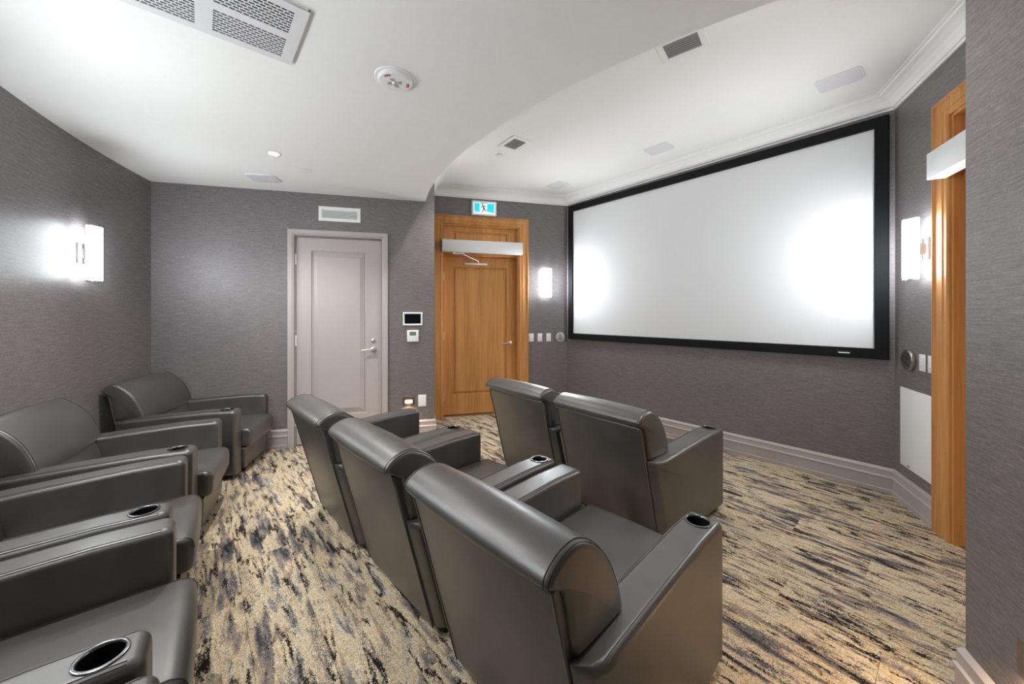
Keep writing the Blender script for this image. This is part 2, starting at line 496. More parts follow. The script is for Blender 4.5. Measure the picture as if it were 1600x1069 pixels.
# ------------------------------------------------------------------ doors
def molding(outer, wdt, prof, mat, name, parent, mw, closed=True):
    """picture-frame moulding in the wall plane: outer=(s0,s1,z0,z1); prof=list of (t,d): t inwards, d proud. three sided when not closed."""
    s0, s1, z0, z1 = outer; bm = bmesh.new(); loops = []
    for t, d in prof:
        if closed: c = [(s0 + t, z0 + t), (s1 - t, z0 + t), (s1 - t, z1 - t), (s0 + t, z1 - t)]
        else: c = [(s0 + t, z0), (s0 + t, z1 - t), (s1 - t, z1 - t), (s1 - t, z0)]
        loops.append([bm.verts.new((s, d, z)) for s, z in c])
    n = 4 if closed else 3
    for a, b in zip(loops, loops[1:]):
        for i in range(n): bm.faces.new((a[i], a[(i + 1) % 4], b[(i + 1) % 4], b[i]))
    if not closed:
        for i in (0, 3): bm.faces.new([l[i] for l in loops])
    return link(name, finish(bm, name), mat, parent, mw)

def panel_leaf(name, s0, s1, z0, z1, d, thick, panel, mat, parent, prof):
    """door leaf whose front face has a moulded raised panel; built in wall frame"""
    p0, p1, q0, q1 = panel; bm = bmesh.new()
    def loop(a, b, c, e, dd): return [bm.verts.new(v) for v in ((a, dd, c), (b, dd, c), (b, dd, e), (a, dd, e))]
    back = loop(s0, s1, z0, z1, d - thick); outer = loop(s0, s1, z0, z1, d)
    rings = [back, outer] + [loop(p0 + t, p1 - t, q0 + t, q1 - t, d + h) for t, h in prof]
    for a, b in zip(rings, rings[1:]):
        for i in range(4): bm.faces.new((a[i], a[(i + 1) % 4], b[(i + 1) % 4], b[i]))
    bm.faces.new(back); bm.faces.new(rings[-1])
    return link(name, finish(bm, name), mat, parent)

def lever(parent, s, z, d, dirn, mat):
    """rose and lever handle; dirn = +1 lever along +s"""
    h = link('handle', finish(lathe([(0, 0), (.031, 0), (.033, .003), (.031, .010), (.014, .013), (.012, .035), (.015, .040), (.015, .058), (0, .060)], 24), 'handle', 35), mat, parent,
             Matrix.Translation((s, d, z)) @ Matrix.Rotation(R(-90), 4, 'X'))
    bm = bmesh.new()
    tube(bm, [(0, .05, 0), (dirn * .03, .052, .002), (dirn * .075, .052, -.002), (dirn * .115, .050, -.007), (dirn * .125, .047, -.008)], .0085, 8)
    link('lever', finish(bm, 'lever', 50), mat, parent, Matrix.Translation((s, d, z)))
    return h

def hinge(parent, s, z, d, mat):
    bm = bmesh.new()
    tube(bm, [(0, 0, -.055), (0, 0, .055)], .008, 10); bm_box(bm, .0, .022, -.006, -.003, -.05, .05)
    link('hinge', finish(bm, 'hinge', 50), mat, parent, Matrix.Translation((s, d, z)))

def wooden_door(name, wf, op, flip):
    """wf wall frame; op=(s0,s1,top). flip: hinge side at small s"""
    root = empty(name, wf); root['kind'] = 'structure'
    s0, s1, top = op; cw = .137; wd = M['wood']
    hi_out = s1 + cw if not (name == 'door_2') else s1 + .133
    out = (s0 - cw, min(s1 + cw, FLn - .004) if not flip else s1 + cw, 0, top + .115)
    if flip: out = (max(s0 - cw, .004), s1 + cw, 0, top + .115)
    # casing: three sided, stepped
    bm = bmesh.new(); loops = []
    prof = [(0, .0), (0, .034), (.012, .036), (.020, .028), (.028, .022), (.034, .026), (.088, .026), (.094, .021), (.104, .020), (.110, .026), (.128, .024), (.137, .016), (.137, -.005)]
    for t, d in prof:
        f0 = (s0 - out[0]) / cw; f1 = (out[1] - s1) / cw; ft = .115 / cw
        c = [(out[0] + t * f0, 0), (out[0] + t * f0, out[3] - t * ft), (out[1] - t * f1, out[3] - t * ft), (out[1] - t * f1, 0)]
        loops.append([bm.verts.new((a, d, b)) for a, b in c])
    for a, b in zip(loops, loops[1:]):
        for i in range(3): bm.faces.new((a[i], a[i + 1], b[i + 1], b[i]))
    for i in (0, 3): bm.faces.new([l[i] for l in loops])
    link('casing', finish(bm, 'casing'), wd, root)
    # jambs and heads
    box('jamb', (s0, s0 + .018, -.16, .004, 0, top), wd, root)
    box('jamb', (s1 - .018, s1, -.16, .004, 0, top), wd, root)
    box('head_jamb', (s0 + .018, s1 - .018, -.16, .004, top - .018, top), wd, root)
    box('door_head', (s0 + .018, s1 - .018, -.15, -.035, 2.20, 2.255), wd, root, .003)
    # transom panel
    panel_leaf('transom_panel', s0 + .018, s1 - .018, 2.255, top - .018, -.045, .06,
               (s0 + .155, s1 - .155, 2.30, top - .085), wd, root, [(0, 0), (.002, -.018), (.016, -.020), (.026, -.008), (.040, -.006)])
    leaf = panel_leaf('door_leaf', s0 + .021, s1 - .021, .012, 2.197, -.105, .045,
                      (s0 + .150, s1 - .150, .285, 2.055), wd, root,
                      [(0, 0), (.002, -.020), (.014, -.022), (.022, -.014), (.044, -.004), (.048, -.004)])
    hs = s1 - .021 if not flip else s0 + .021
    ls = s0 + .105 if not flip else s1 - .105
    for z in (.26, 1.10, 1.92): hinge(root, hs, z, -.098, M['silver_box'])
    lever(root, ls, .985, -.105, 1 if not flip else -1, M['chrome'])
    ks = s0 + .0185 if not flip else s1 - .0185
    box('strike_plate', (ks - .001, ks + .001, -.10, -.06, 1.0, 1.11), M['steel'], root)
    box('threshold', (s0 + .018, s1 - .018, -.15, -.02, -.002, .006), M['steel'], root)
    return root
wooden_door('door_1', W_FL, OPL, False)
wooden_door('door_2', W_FR, OPR, True)
# blocking backs behind the door openings keep the room closed
box('wall_door_back_left', (OPL[0] - .1, OPL[1] + .1, -.20, -.165, 0, OPL[2] + .1), M['dark'], None, 0, 2, W_FL)['kind'] = 'structure'
box('wall_door_back_right', (OPR[0] - .1, OPR[1] + .1, -.20, -.165, 0, OPR[2] + .1), M['dark'], None, 0, 2, W_FR)['kind'] = 'structure'

# painted grey door
g = empty('door_3', W_LEFT); g['kind'] = 'structure'
bm = bmesh.new(); loops = []
cas = (.508, 1.507, 2.296)
for t, d in [(0, 0), (0, .022), (.006, .026), (.040, .024), (.050, .018), (.056, .016), (.062, .012), (.062, -.02)]:
    c = [(cas[0] + t, 0), (cas[0] + t, cas[2] - t), (cas[1] - t, cas[2] - t), (cas[1] - t, 0)]
    loops.append([bm.verts.new((a, d, b)) for a, b in c])
for a, b in zip(loops, loops[1:]):
    for i in range(3): bm.faces.new((a[i], a[i + 1], b[i + 1], b[i]))
for i in (0, 3): bm.faces.new([l[i] for l in loops])
link('casing', finish(bm, 'casing'), M['trim'], g)
for s0, s1 in ((.566, .576), (1.437, 1.447)): box('jamb', (s0, s1, -.11, -.012, 0, 2.235), M['trim'], g)
box('head_jamb', (.576, 1.437, -.11, -.012, 2.222, 2.235), M['trim'], g)
panel_leaf('door_leaf', .580, 1.433, .012, 2.218, -.022, .042, (.738, 1.290, .309, 2.078), M['trim'], g,
           [(0, 0), (.002, -.016), (.016, -.018), (.022, -.014), (.062, -.001), (.064, .001), (.068, .001)])
for z in (.27, 1.12, 1.98): hinge(g, 1.436, z, -.012, M['silver_box'])
lever(g, .662, 1.010, -.022, 1, M['chrome'])
link('deadbolt', finish(lathe([(0, 0), (.024, 0), (.025, .004), (.021, .012), (.008, .014), (.007, .020), (0, .021)], 20), 'deadbolt', 35), M['chrome'], g,
     Matrix.Translation((.664, -.022, 1.106)) @ Matrix.Rotation(R(-90), 4, 'X'))
box('strike_plate', (.5755, .5775, -.02, -.013, .96, 1.06), M['steel'], g)
box('wall_door_back_grey', (.45, 1.55, -.20, -.125, 0, 2.35), M['dark'], None, 0, 2, W_LEFT)['kind'] = 'structure'

# door operators
def operator(wf, s0, s1, arm_s, sg, label):
    t = empty('door_operator', at(wf, 0, 0, 0))
    box('cover', (s0, s1, .037, .125, 2.228, 2.388), M['silver_box'], t, .004)
    box('end_cap', (s1 if sg > 0 else s0 - .004, s1 + .004 if sg > 0 else s0, .038, .124, 2.229, 2.387), M['black'], t)
    bm = bmesh.new(); a = arm_s
    tube(bm, [(a, .09, 2.228), (a, .09, 2.205)], .016, 12)
    tube(bm, [(a, .09, 2.208), (a - sg * .06, .10, 2.205), (a - sg * .12, .11, 2.212), (a - sg * .14, .105, 2.195)], .009, 8)
    tube(bm, [(a - sg * .14, .105, 2.195), (a - sg * .36, -.06, 2.135)], .007, 8)
    tube(bm, [(a - sg * .36, -.075, 2.140), (a - sg * .36, -.075, 2.105)], .008, 8)
    link('arm', finish(bm, 'arm', 40), M['white'], t)
    x = a - sg * .33
    box('slide_track', (x - .16, x + .16, -.1045, -.082, 2.088, 2.115), M['white'], t, .003)
    box('fixing_screw', (s1 - .03 if sg > 0 else s0 + .024, s1 - .024 if sg > 0 else s0 + .03, .125, .1265, 2.246, 2.252), M['ink'], t)
    return tag(t, label, 'door opener')
operator(W_FL, .708, 1.812, 1.66, 1, 'long white automatic door opener box above wooden door under exit sign')
operator(W_FR, 1.9612 - 1.79, 1.9612 - .697, 1.9612 - 1.64, -1, 'long white automatic door opener box on wooden door beside white wall panel')

# ------------------------------------------------------------------ projection screen
t = empty('projection_screen', at(W_FRONT, 0, 0, 0))
S0, S1, Z0, Z1, FW = .030, 3.290, 1.046, 2.950, .082
bm = bmesh.new()
prof = [(0, 0), (0, .046), (.004, .050), (FW - .006, .050), (FW, .044), (FW, .020)]
loops = []
for tt, d in prof:
    loops.append([bm.verts.new((a, d + .002, b)) for a, b in ((S0 + tt, Z0 + tt), (S1 - tt, Z0 + tt), (S1 - tt, Z1 - tt), (S0 + tt, Z1 - tt))])
for a, b in zip(loops, loops[1:]):
    for i in range(4): bm.faces.new((a[i], a[(i + 1) % 4], b[(i + 1) % 4], b[i]))
link('frame', finish(bm, 'frame'), M['felt'], t)
box('screen_surface', (S0 + FW - .002, S1 - FW + .002, .012, .030, Z0 + FW - .002, Z1 - FW + .002), M['screen'], t)
box('badge', (.245, .335, .051, .0545, 1.072, 1.097), M['black'], t, .001)
box('badge_mark', (.255, .325, .0545, .0553, 1.079, 1.086), M['white'], t)
tag(t, 'large blank white projection screen in a black frame', 'screen')

# ------------------------------------------------------------------ wall lights
def sconce(mw, label, lamp='lamp'):
    t = empty('wall_sconce', mw)
    W, H, dep0, sag = .150, .400, .072, .050
    rr = (W * W / 4 + sag * sag) / (2 * sag); a0 = math.asin(W / 2 / rr); n = 14
    def arcpts(r, k=1.0): return [(r * math.sin(-a0 * k + 2 * a0 * k * i / n), dep0 + sag - rr + r * math.cos(-a0 * k + 2 * a0 * k * i / n)) for i in range(n + 1)]
    o_, i_ = arcpts(rr), arcpts(rr - .008)
    bm = bmesh.new()
    poly = o_ + i_[::-1]
    lo = [bm.verts.new((x, y, -H / 2)) for x, y in poly]; hi = [bm.verts.new((x, y, H / 2)) for x, y in poly]
    for i in range(len(poly)): bm.faces.new((lo[i], lo[(i + 1) % len(poly)], hi[(i + 1) % len(poly)], hi[i]))
    for i in range(n):
        for ring in (lo, hi): bm.faces.new((ring[i], ring[i + 1], ring[-2 - i], ring[-1 - i]))
    df = link('diffuser', finish(bm, 'diffuser', 40), M[lamp], t)
    df.data.materials.append(M['lamp_back'])
    for p in df.data.polygons:
        if p.normal.y < -.05 and abs(p.normal.z) < .5: p.material_index = 1
    for z0, z1 in ((-H / 2 - .012, -H / 2), (H / 2, H / 2 + .012)):
        bm = bmesh.new(); pts = arcpts(rr + .002)
        lo = [bm.verts.new((x, y, z0)) for x, y in pts]; hi = [bm.verts.new((x, y, z1)) for x, y in pts]
        for i in range(n): bm.faces.new((lo[i], lo[i + 1], hi[i + 1], hi[i]))
        bm.faces.new(lo); bm.faces.new(hi); bm.faces.new((lo[0], hi[0], hi[-1], lo[-1]))
        link('end_cap', finish(bm, 'end_cap', 40), M['steel'], t)
    box('mounting_plate', (-.032, .032, 0, .014, -.075, .075), M['steel'], t, .002)
    box('bracket', (-.012, .012, .014, .115, -.035, .035), M['steel'], t)
    return tag(t, label, 'wall light', 'curved wall sconces')
sconce(at(W_FL, .345, 1.846), 'lit white wall sconce between wooden door and screen, above three switches', 'lamp_front')
sconce(at(W_FR, 1.9612 - .425, 1.840), 'lit white wall sconce above round push button and white wall panel', 'lamp_front')
sconce(rear_frame(R(-17.2)) @ Matrix.Translation((0, 0, 1.850)), 'lit white wall sconce above the back row armchairs', 'lamp_side')
for ang_, lb_ in ((-5.4, 'added unseen lit wall sconce behind the third back row armchair'), (5.4, 'added unseen lit wall sconce behind the fourth back row armchair')):  # sconces added behind the view to brighten the ceiling
    sconce(rear_frame(R(ang_)) @ Matrix.Translation((0, 0, 1.850)), lb_)

def downlight(x, y, label, z=ZLOW, watts=DOWN_W):
    t = empty('recessed_downlight', Matrix.Translation((x, y, z)))
    link('trim_ring', finish(lathe([(.036, -.001), (.036, -.0035), (.052, -.004), (.058, -.0005), (.036, -.0005)], 32), 'trim_ring', 40), M['white'], t)
    link('lens', finish(lathe([(0, -.002), (.036, -.002), (.036, -.0005), (0, -.0005)], 32), 'lens', 40), M['down'], t)
    ld = bpy.data.lights.new('lamp_beam', 'SPOT'); ld.energy = watts; ld.spot_size = R(125 if z == ZLOW else 104); ld.spot_blend = .75 if z == ZLOW else .9
    ld.shadow_soft_size = .035; ld.color = (1, .97, .92)
    lo_ = bpy.data.objects.new('lamp_beam', ld); COL.objects.link(lo_); lo_.parent = t; lo_.location = (0, 0, -.012)
    return tag(t, label, 'ceiling light', 'recessed downlights in lower ceiling')
downlight(-1.559, -3.645, 'bright round recessed downlight in the lower white ceiling')
downlight(-.35, -4.60, 'added unseen downlight in the lower ceiling over the third back row armchair')  # added out of view to light the back row
downlight(-1.40, -2.12, 'added hidden downlight in the raised ceiling before the left wooden door', ZHIGH, 18)  # added lamp hidden by the bulkhead edge, brightens the wooden door
downlight(1.40, -2.12, 'added unseen downlight in the raised ceiling before the right wooden door', ZHIGH, 18)  # its mirror, added above the view for more light on the chairs

def step_light(wf, s, z, label):
    t = empty('step_light', at(wf, s, z))
    bm = bmesh.new()
    molding((-.066, .066, -.048, .048), 0, [(0, 0), (0, .004), (.002, .005), (.026, .005), (.030, -.0)], M['bronze'], 'face_plate', t, None)
    box('lens', (-.036, .036, .0005, .003, -.022, .012), M['step'], t)
    box('hood', (-.040, .040, .003, .012, .012, .019), M['bronze'], t, .002)
    bm.free()
    ld = bpy.data.lights.new('step_beam', 'SPOT'); ld.energy = 2.6; ld.spot_size = R(150); ld.spot_blend = .8
    ld.shadow_soft_size = .02; ld.color = (1, .66, .36)
    lo_ = bpy.data.objects.new('step_beam', ld); COL.objects.link(lo_); lo_.parent = t; lo_.location = (0, .02, -.01); lo_.rotation_euler = (R(38), 0, 0)
    return tag(t, label, 'step light', 'warm step lights low on the walls')
step_light(W_LEFT, .285, .415, 'glowing warm step light low on grey wall beside blank white plate')
step_light(W_RIGHT, 2.39, .372, 'glowing warm step light in steel plate low on dark wall')

# ------------------------------------------------------------------ wall plates and controls
def switch(wf, s, label):
    t = empty('light_switch', at(wf, s, 1.066))
    box('face_plate', (-.036, .036, 0, .006, -.058, .058), M['white'], t, .003)
    box('rocker', (-.017, .017, .006, .0095, -.034, .034), M['white'], t, .002)
    box('indicator', (-.008, .008, .0095, .0102, -.026, -.023), M['slat'], t)
    return tag(t, label, 'light switch', 'white rocker switches')
switch(W_FL, .550, 'white wall switch nearest wooden door in a row of three')
switch(W_FL, .420, 'white wall switch in the middle of a row of three')
switch(W_FL, .288, 'white wall switch of three nearest the round push button')
switch(W_FR, 1.590, 'white wall switch next to round push button above white wall panel')
switch(W_FR, 1.490, 'white wall switch half hidden behind wooden door casing')

def push_button(wf, s, label):
    t = empty('push_button', at(wf, s, 1.066))
    link('body', finish(lathe([(0, 0), (.074, 0), (.076, .004), (.076, .020), (.072, .026), (0, .0275)], 40), 'body', 35), M['steel'], t, Matrix.Rotation(R(-90), 4, 'X'))
    fl = Matrix(((-1, 0, 0, 0), (0, 0, 1, .028), (0, 1, 0, 0), (0, 0, 0, 1)))   # drawing plane facing the room
    bm = bmesh.new()
    arc = [(.017 * math.cos(a), .016 + .017 * math.sin(a), 0) for a in [R(140 + 200 * k / 14) for k in range(15)]]
    tube(bm, arc, .0028, 5)
    tube(bm, [(-.006, .046, 0), (-.004, .024, 0), (.012, .022, 0), (.020, .004, 0), (.027, .006, 0)], .003, 5)
    tube(bm, [(-.005, .034, 0), (.010, .033, 0)], .0026, 5)
    bm2 = lathe([(0, -.001), (.0055, -.001), (.0055, .001), (0, .001)], 12)
    bmesh.ops.translate(bm2, verts=bm2.verts[:], vec=(-.007, .053, 0)); me = bpy.data.meshes.new('tmp'); bm2.to_mesh(me); bm2.free(); bm.from_mesh(me); bpy.data.meshes.remove(me)
    link('wheelchair_symbol', finish(bm, 'wheelchair_symbol'), M['ink'], t, fl)
    link('lettering', text_mesh('PUSH', .026, bold=True), M['ink'], t, fl @ Matrix.Translation((0, -.018, 0)))
    link('lettering', text_mesh('TO OPEN', .016), M['ink'], t, fl @ Matrix.Translation((0, -.038, 0)))
    return tag(t, label, 'push button', 'round accessible door push buttons')
push_button(W_FL, .118, 'round steel accessible door button beside three white switches')
push_button(W_FR, 1.744, 'round steel accessible door button above white wall panel')

t = empty('touch_panel', at(W_LEFT, .2415, 1.347))
molding((-.1065, .1065, -.074, .074), 0, [(0, 0), (0, .013), (.003, .016), (.015, .016), (.019, .010)], M['white'], 'bezel', t, None)
box('display', (-.09, .09, .002, .011, -.058, .058), M['glass'], t)
tag(t, 'black touch screen panel with white bezel above the thermostat', 'touch panel')
t = empty('thermostat', at(W_LEFT, .240, 1.154))
box('body', (-.063, .063, 0, .022, -.066, .066), M['white'], t, .004)
box('lcd_display', (-.036, .036, .022, .0228, .004, .048), M['lcd'], t)
for i in range(3):
    for z in (-.045, -.024): box('button', (-.045 + i * .036, -.027 + i * .036, .022, .0235, z - .005, z + .005), M['offwhite'], t)
tag(t, 'white thermostat with small green display below black touch panel', 'thermostat')
t = empty('blank_plate', at(W_LEFT, .1365, .4145))
box('cover_plate', (-.0445, .0445, 0, .007, -.0665, .0665), M['white'], t, .003)
for z in (-.045, .045): link('screw', finish(lathe([(0, .0068), (.003, .0068), (.0025, .0078), (0, .008)], 10), 'screw'), M['offwhite'], t, Matrix.Translation((0, 0, z)) @ Matrix.Rotation(R(-90), 4, 'X'))
tag(t, 'blank white cover plate low on grey wall beside warm step light', 'cover plate')

t = empty('wall_vent', at(W_LEFT, 1.0035, 2.479))
molding((-.2095, .2095, -.078, .078), 0, [(0, 0), (0, .006), (.004, .009), (.030, .010), (.036, .004), (.036, -.0)], M['white'], 'frame', t, None)
box('backing', (-.176, .176, -.0, .001, -.045, .045), M['slat'], t)
for k in range(5):
    bm = bmesh.new(); bm_box(bm, -.174, .174, -.007, .007, -.0012, .0012)
    link('louver', finish(bm, 'louver'), M['white'], t, Matrix.Translation((0, .007, -.034 + k * .017)) @ Matrix.Rotation(R(-38), 4, 'X'))
tag(t, 'white louvred air vent on wall above painted grey door', 'vent')

t = empty('wall_panel', at(W_FR, 1.64, .5685))
box('face', (-.218, .218, .001, .012, -.289, .289), M['white'], t, .003)
box('maker_mark', (.088, .122, .012, .0125, -.274, -.267), M['ink'], t)
tag(t, 'flat white rectangular wall panel low beside wooden door casing', 'panel')

# running-man exit sign
t = empty('exit_sign', at(W_FL, 1.238, 2.850))
box('housing', (-.173, .173, .002, .050, -.1005, .1005), M['offwhite'], t, .005)
mir = Matrix(((-1, 0, 0, 0), (0, 0, 1, .0505), (0, 1, 0, 0), (0, 0, 0, 1)))
def flat(name, polys, mat, z0, h=.0012):
    bm = bmesh.new()
    for pl in polys:
        a = [bm.verts.new((x, y, z0)) for x, y in pl]; b = [bm.verts.new((x, y, z0 + h)) for x, y in pl]
        bm.faces.new(a); bm.faces.new(b)
        for i in range(len(a)): bm.faces.new((a[i], a[(i + 1) % len(a)], b[(i + 1) % len(a)], b[i]))
    return link(name, finish(bm, name), mat, t, mir)
flat('lit_panel', [[(-.148, -.078), (.148, -.078), (.148, .074), (-.148, .074)]], M['sign_w'], 0)
flat('teal_field', [[(-.138, -.055), (-.062, -.055), (-.062, .066), (-.138, .066)]], M['sign_c'], .0012)
flat('teal_field', [[(.040, -.045), (.137, -.058), (.137, .066), (.040, .066)]], M['sign_c'], .0012)
def limb(a, b, w0, w1):
    d = Vector((b[0] - a[0], b[1] - a[1])).normalized(); n = Vector((-d.y, d.x))
    return [(a[0] + n.x * w0, a[1] + n.y * w0), (b[0] + n.x * w1, b[1] + n.y * w1), (b[0] - n.x * w1, b[1] - n.y * w1), (a[0] - n.x * w0, a[1] - n.y * w0)]
man = [[(-.028 + .011 * math.cos(k * .628), .050 + .011 * math.sin(k * .628)) for k in range(10)],
       limb((-.020, .036), (-.004, -.008), .011, .009), limb((-.016, .033), (-.036, .016), .006, .005), limb((-.036, .016), (-.054, .014), .005, .004),
       limb((-.014, .034), (.012, .030), .006, .005), limb((.012, .030), (.022, .008), .005, .004),
       limb((-.006, -.004), (-.018, -.030), .008, .006), limb((-.018, -.030), (-.032, -.060), .006, .004),
       limb((-.002, -.004), (.016, -.032), .008, .006), limb((.016, -.032), (.040, -.034), .006, .004)]
flat('running_figure', man, M['sign_d'], .0026)
flat('doorway_outline', [[(-.060, .066), (.040, .066), (.040, .072), (-.060, .072)]], M['sign_d'], .0026)
tag(t, 'teal and white running man exit sign above wooden door', 'exit sign')

# ------------------------------------------------------------------ ceiling things
def rrect(wx, wy, r, n=6):
    return fillet([(-wx / 2, -wy / 2), (wx / 2, -wy / 2), (wx / 2, wy / 2), (-wx / 2, wy / 2)], r, n)
def ceiling_speaker(x, y, z, rot, wx, wy, label):
    t = empty('ceiling_speaker', Matrix.Translation((x, y, z)) @ Matrix.Rotation(rot, 4, 'Z'))
    bm = soft_prism(rrect(wx, wy, .045), -.007, -.0005, .002, 2, lambda a, u, v: (u, v, a))
    link('bezel', finish(bm, 'bezel', 40), M['white'], t)
    bm = soft_prism(rrect(wx - .014, wy - .014, .040), -.0085, -.0065, .0008, 2, lambda a, u, v: (u, v, a))
    link('grille', finish(bm, 'grille', 40), M['grille'], t)
    return tag(t, label, 'speaker', 'in-ceiling speakers')
ceiling_speaker(1.419, -.553, ZHIGH, 0, .262, .205, 'flush white ceiling speaker near crown corner beside the right wooden door')
ceiling_speaker(.006, -.493, ZHIGH, 0, .262, .205, 'flush white ceiling speaker over the middle of the screen')
ceiling_speaker(-1.398, -.493, ZHIGH, 0, .262, .215, 'flush white ceiling speaker near the exit sign')
ceiling_speaker(-2.248, -3.637, ZLOW, R(57.7), .255, .205, 'flush white ceiling speaker in the lower ceiling beside downlight')

def ceiling_vent(x, y, z, rot, wx, wy, label):
    t = empty('ceiling_vent', Matrix.Translation((x, y, z)) @ Matrix.Rotation(rot, 4, 'Z'))
    bm = bmesh.new(); loops = []
    for tt, d in [(0, -.0005), (0, -.004), (.004, -.008), (.040, -.008), (.044, -.002)]:
        a, b = wx / 2 - tt, wy / 2 - tt
        loops.append([bm.verts.new((u, v, d)) for u, v in ((-a, -b), (a, -b), (a, b), (-a, b))])
    for a, b in zip(loops, loops[1:]):
        for i in range(4): bm.faces.new((a[i], a[(i + 1) % 4], b[(i + 1) % 4], b[i]))
    link('frame', finish(bm, 'frame'), M['white'], t)
    box('backing', (-wx / 2 + .042, wx / 2 - .042, -wy / 2 + .042, wy / 2 - .042, -.0025, -.0008), M['slat_dark'], t)
    n = 7; hh = wy - .088
    for k in range(n):
        bm = bmesh.new(); bm_box(bm, -wx / 2 + .043, wx / 2 - .043, -.0044, .0044, -.0008, .0008)
        link('louver', finish(bm, 'louver'), M['slat'], t, Matrix.Translation((0, -hh / 2 + hh * (k + .5) / n, -.0065)) @ Matrix.Rotation(R(-24), 4, 'X'))
    return tag(t, label, 'vent', 'square ceiling vents')
ceiling_vent(.849, -1.775, ZHIGH, R(12), .285, .225, 'white ceiling vent with grey slats cut by curved bulkhead edge')
ceiling_vent(-.863, -1.700, ZHIGH, R(-4), .275, .225, 'white ceiling vent with grey slats next to small sprinkler cap')

def cover_disc(x, y, z, r, label):
    o = link('sprinkler_cap', finish(lathe([(0, -.012), (r * .8, -.012), (r, -.009), (r, -.006), (r * .7, -.0005), (0, -.0005)], 32), 'sprinkler_cap', 35), M['white'], None, Matrix.Translation((x, y, z)))
    return tag(o, label, 'sprinkler cap', 'concealed sprinkler caps')
cover_disc(-1.78, -3.372, ZLOW, .042, 'small round white cap on lower ceiling between speaker and bulkhead edge')
cover_disc(-1.164, -1.650, ZHIGH, .036, 'small round white cap on raised ceiling beside slatted vent')

t = empty('fire_alarm', Matrix.Translation((-.018, -3.286, ZLOW)))
link('mounting_plate', finish(lathe([(0, -.006), (.104, -.006), (.107, -.003), (.107, -.0005), (0, -.0005)], 48), 'mounting_plate', 35), M['white'], t)
link('body', finish(lathe([(0, -.024), (.060, -.024), (.082, -.022), (.089, -.016), (.090, -.006), (0, -.006)], 48), 'body', 30), M['white'], t)
for k in range(4):
    bm = bmesh.new(); a = R(45 + 90 * k)
    for j in range(4): bm_box(bm, .020, .042 - .002 * j, -.009 + j * .006, -.0072 + j * .006, -.0248, -.0235)
    link('sound_slots', finish(bm, 'sound_slots'), M['slat_dark'], t, Matrix.Rotation(a, 4, 'Z'))
link('strobe', finish(lathe([(0, -.033), (.010, -.031), (.014, -.026), (.014, -.0235), (0, -.0235)], 20), 'strobe', 35), M['chrome'], t)
def ceil_text(s, size, ang, rad):
    rot = Matrix.Rotation(ang, 4, 'Z') @ Matrix.Translation((0, rad, -.0240)) @ Matrix.Rotation(math.pi, 4, 'Y')
    link('lettering', text_mesh(s, size, bold=True), M['red'], t, rot)
ceil_text('FIRE', .020, R(212.8), .066)
ceil_text('FEU', .020, R(341.8), .066)
tag(t, 'round white ceiling fire alarm with red lettering', 'fire alarm')

# perforated air cassette
t = empty('air_cassette', Matrix.Translation((-.020, -4.17, ZLOW)))
wx, wy = .43, .85
gr = []
gx = [(-.175, -.022), (.022, .175)]
gy = [(.110, .375), (-.215, .050), (-.385, -.275)]
bm = bmesh.new()
xs = [-wx / 2, gx[0][0], gx[0][1], gx[1][0], gx[1][1], wx / 2]; ys = sorted([-wy / 2, wy / 2] + [v for p in gy for v in p])
for i in range(5):
    for j in range(len(ys) - 1):
        if i in (1, 3) and j % 2 == 1: continue
        bm_box(bm, xs[i], xs[i + 1], ys[j], ys[j + 1], -.014, -.010)
bmesh.ops.remove_doubles(bm, verts=bm.verts[:], dist=1e-5)
link('face_panel', finish(bm, 'face_panel'), M['offwhite'], t)
box('backing', (-wx / 2 + .008, wx / 2 - .008, -wy / 2 + .008, wy / 2 - .008, -.004, -.0008), M['dark'], t)
bm = bmesh.new()
for d in ((-wx / 2, -wx / 2 + .006, -wy / 2, wy / 2), (wx / 2 - .006, wx / 2, -wy / 2, wy / 2), (-wx / 2, wx / 2, -wy / 2, -wy / 2 + .006), (-wx / 2, wx / 2, wy / 2 - .006, wy / 2)):
    bm_box(bm, d[0], d[1], d[2], d[3], -.012, -.0006)
link('rim', finish(bm, 'rim'), M['offwhite'], t)
for (x0, x1) in gx:
    for (y0, y1) in gy:
        bm = bmesh.new(); n = 9; pit = (x1 - x0) / n
        for k in range(n + 1):
            x = x0 + k * pit; a, b = max(x0, x - pit * .21), min(x1, x + pit * .21)
            bm_box(bm, a, b, y0, y1, -.0135, -.0115)
        sl = .0240; m = int((y1 - y0) / sl)
        for k in range(n):
            xa, xb = x0 + k * pit + pit * .21, x0 + (k + 1) * pit - pit * .21
            for q in range(m + 2):
                yc = y0 + (q + .5 * (k % 2)) * sl
                if y0 <= yc - .0025 and yc + .0025 <= y1: bm_box(bm, xa, xb, yc - .0022, yc + .0022, -.0135, -.0115)
        g_ = link('slotted_grille', finish(bm, 'slotted_grille'), M['offwhite'], t); g_['kind'] = 'stuff'
tag(t, 'rectangular slotted metal air cassette on lower ceiling', 'air conditioner')

# ------------------------------------------------------------------ recliners
HW, AW = .407, .138
def dense(pts, step):
    out = []; n = len(pts)
    for i in range(n):
        a, b = Vector(pts[i]), Vector(pts[(i + 1) % n]); m = max(1, int((b - a).length / step + .5))
        out += [a.lerp(b, k / m) for k in range(m)]
    return out
def spline(pts, k=4):
    out = []; n = len(pts)
    P = [Vector(p) for p in pts]
    for i in range(n - 1):
        a, b, c, d = P[max(i - 1, 0)], P[i], P[i + 1], P[min(i + 2, n - 1)]
        for j in range(k):
            s = j / k
            out.append(.5 * ((2 * b) + (c - a) * s + (2 * a - 5 * b + 4 * c - d) * s * s + (3 * b - a - 3 * c + d) * s ** 3))
    out.append(P[-1]); return out

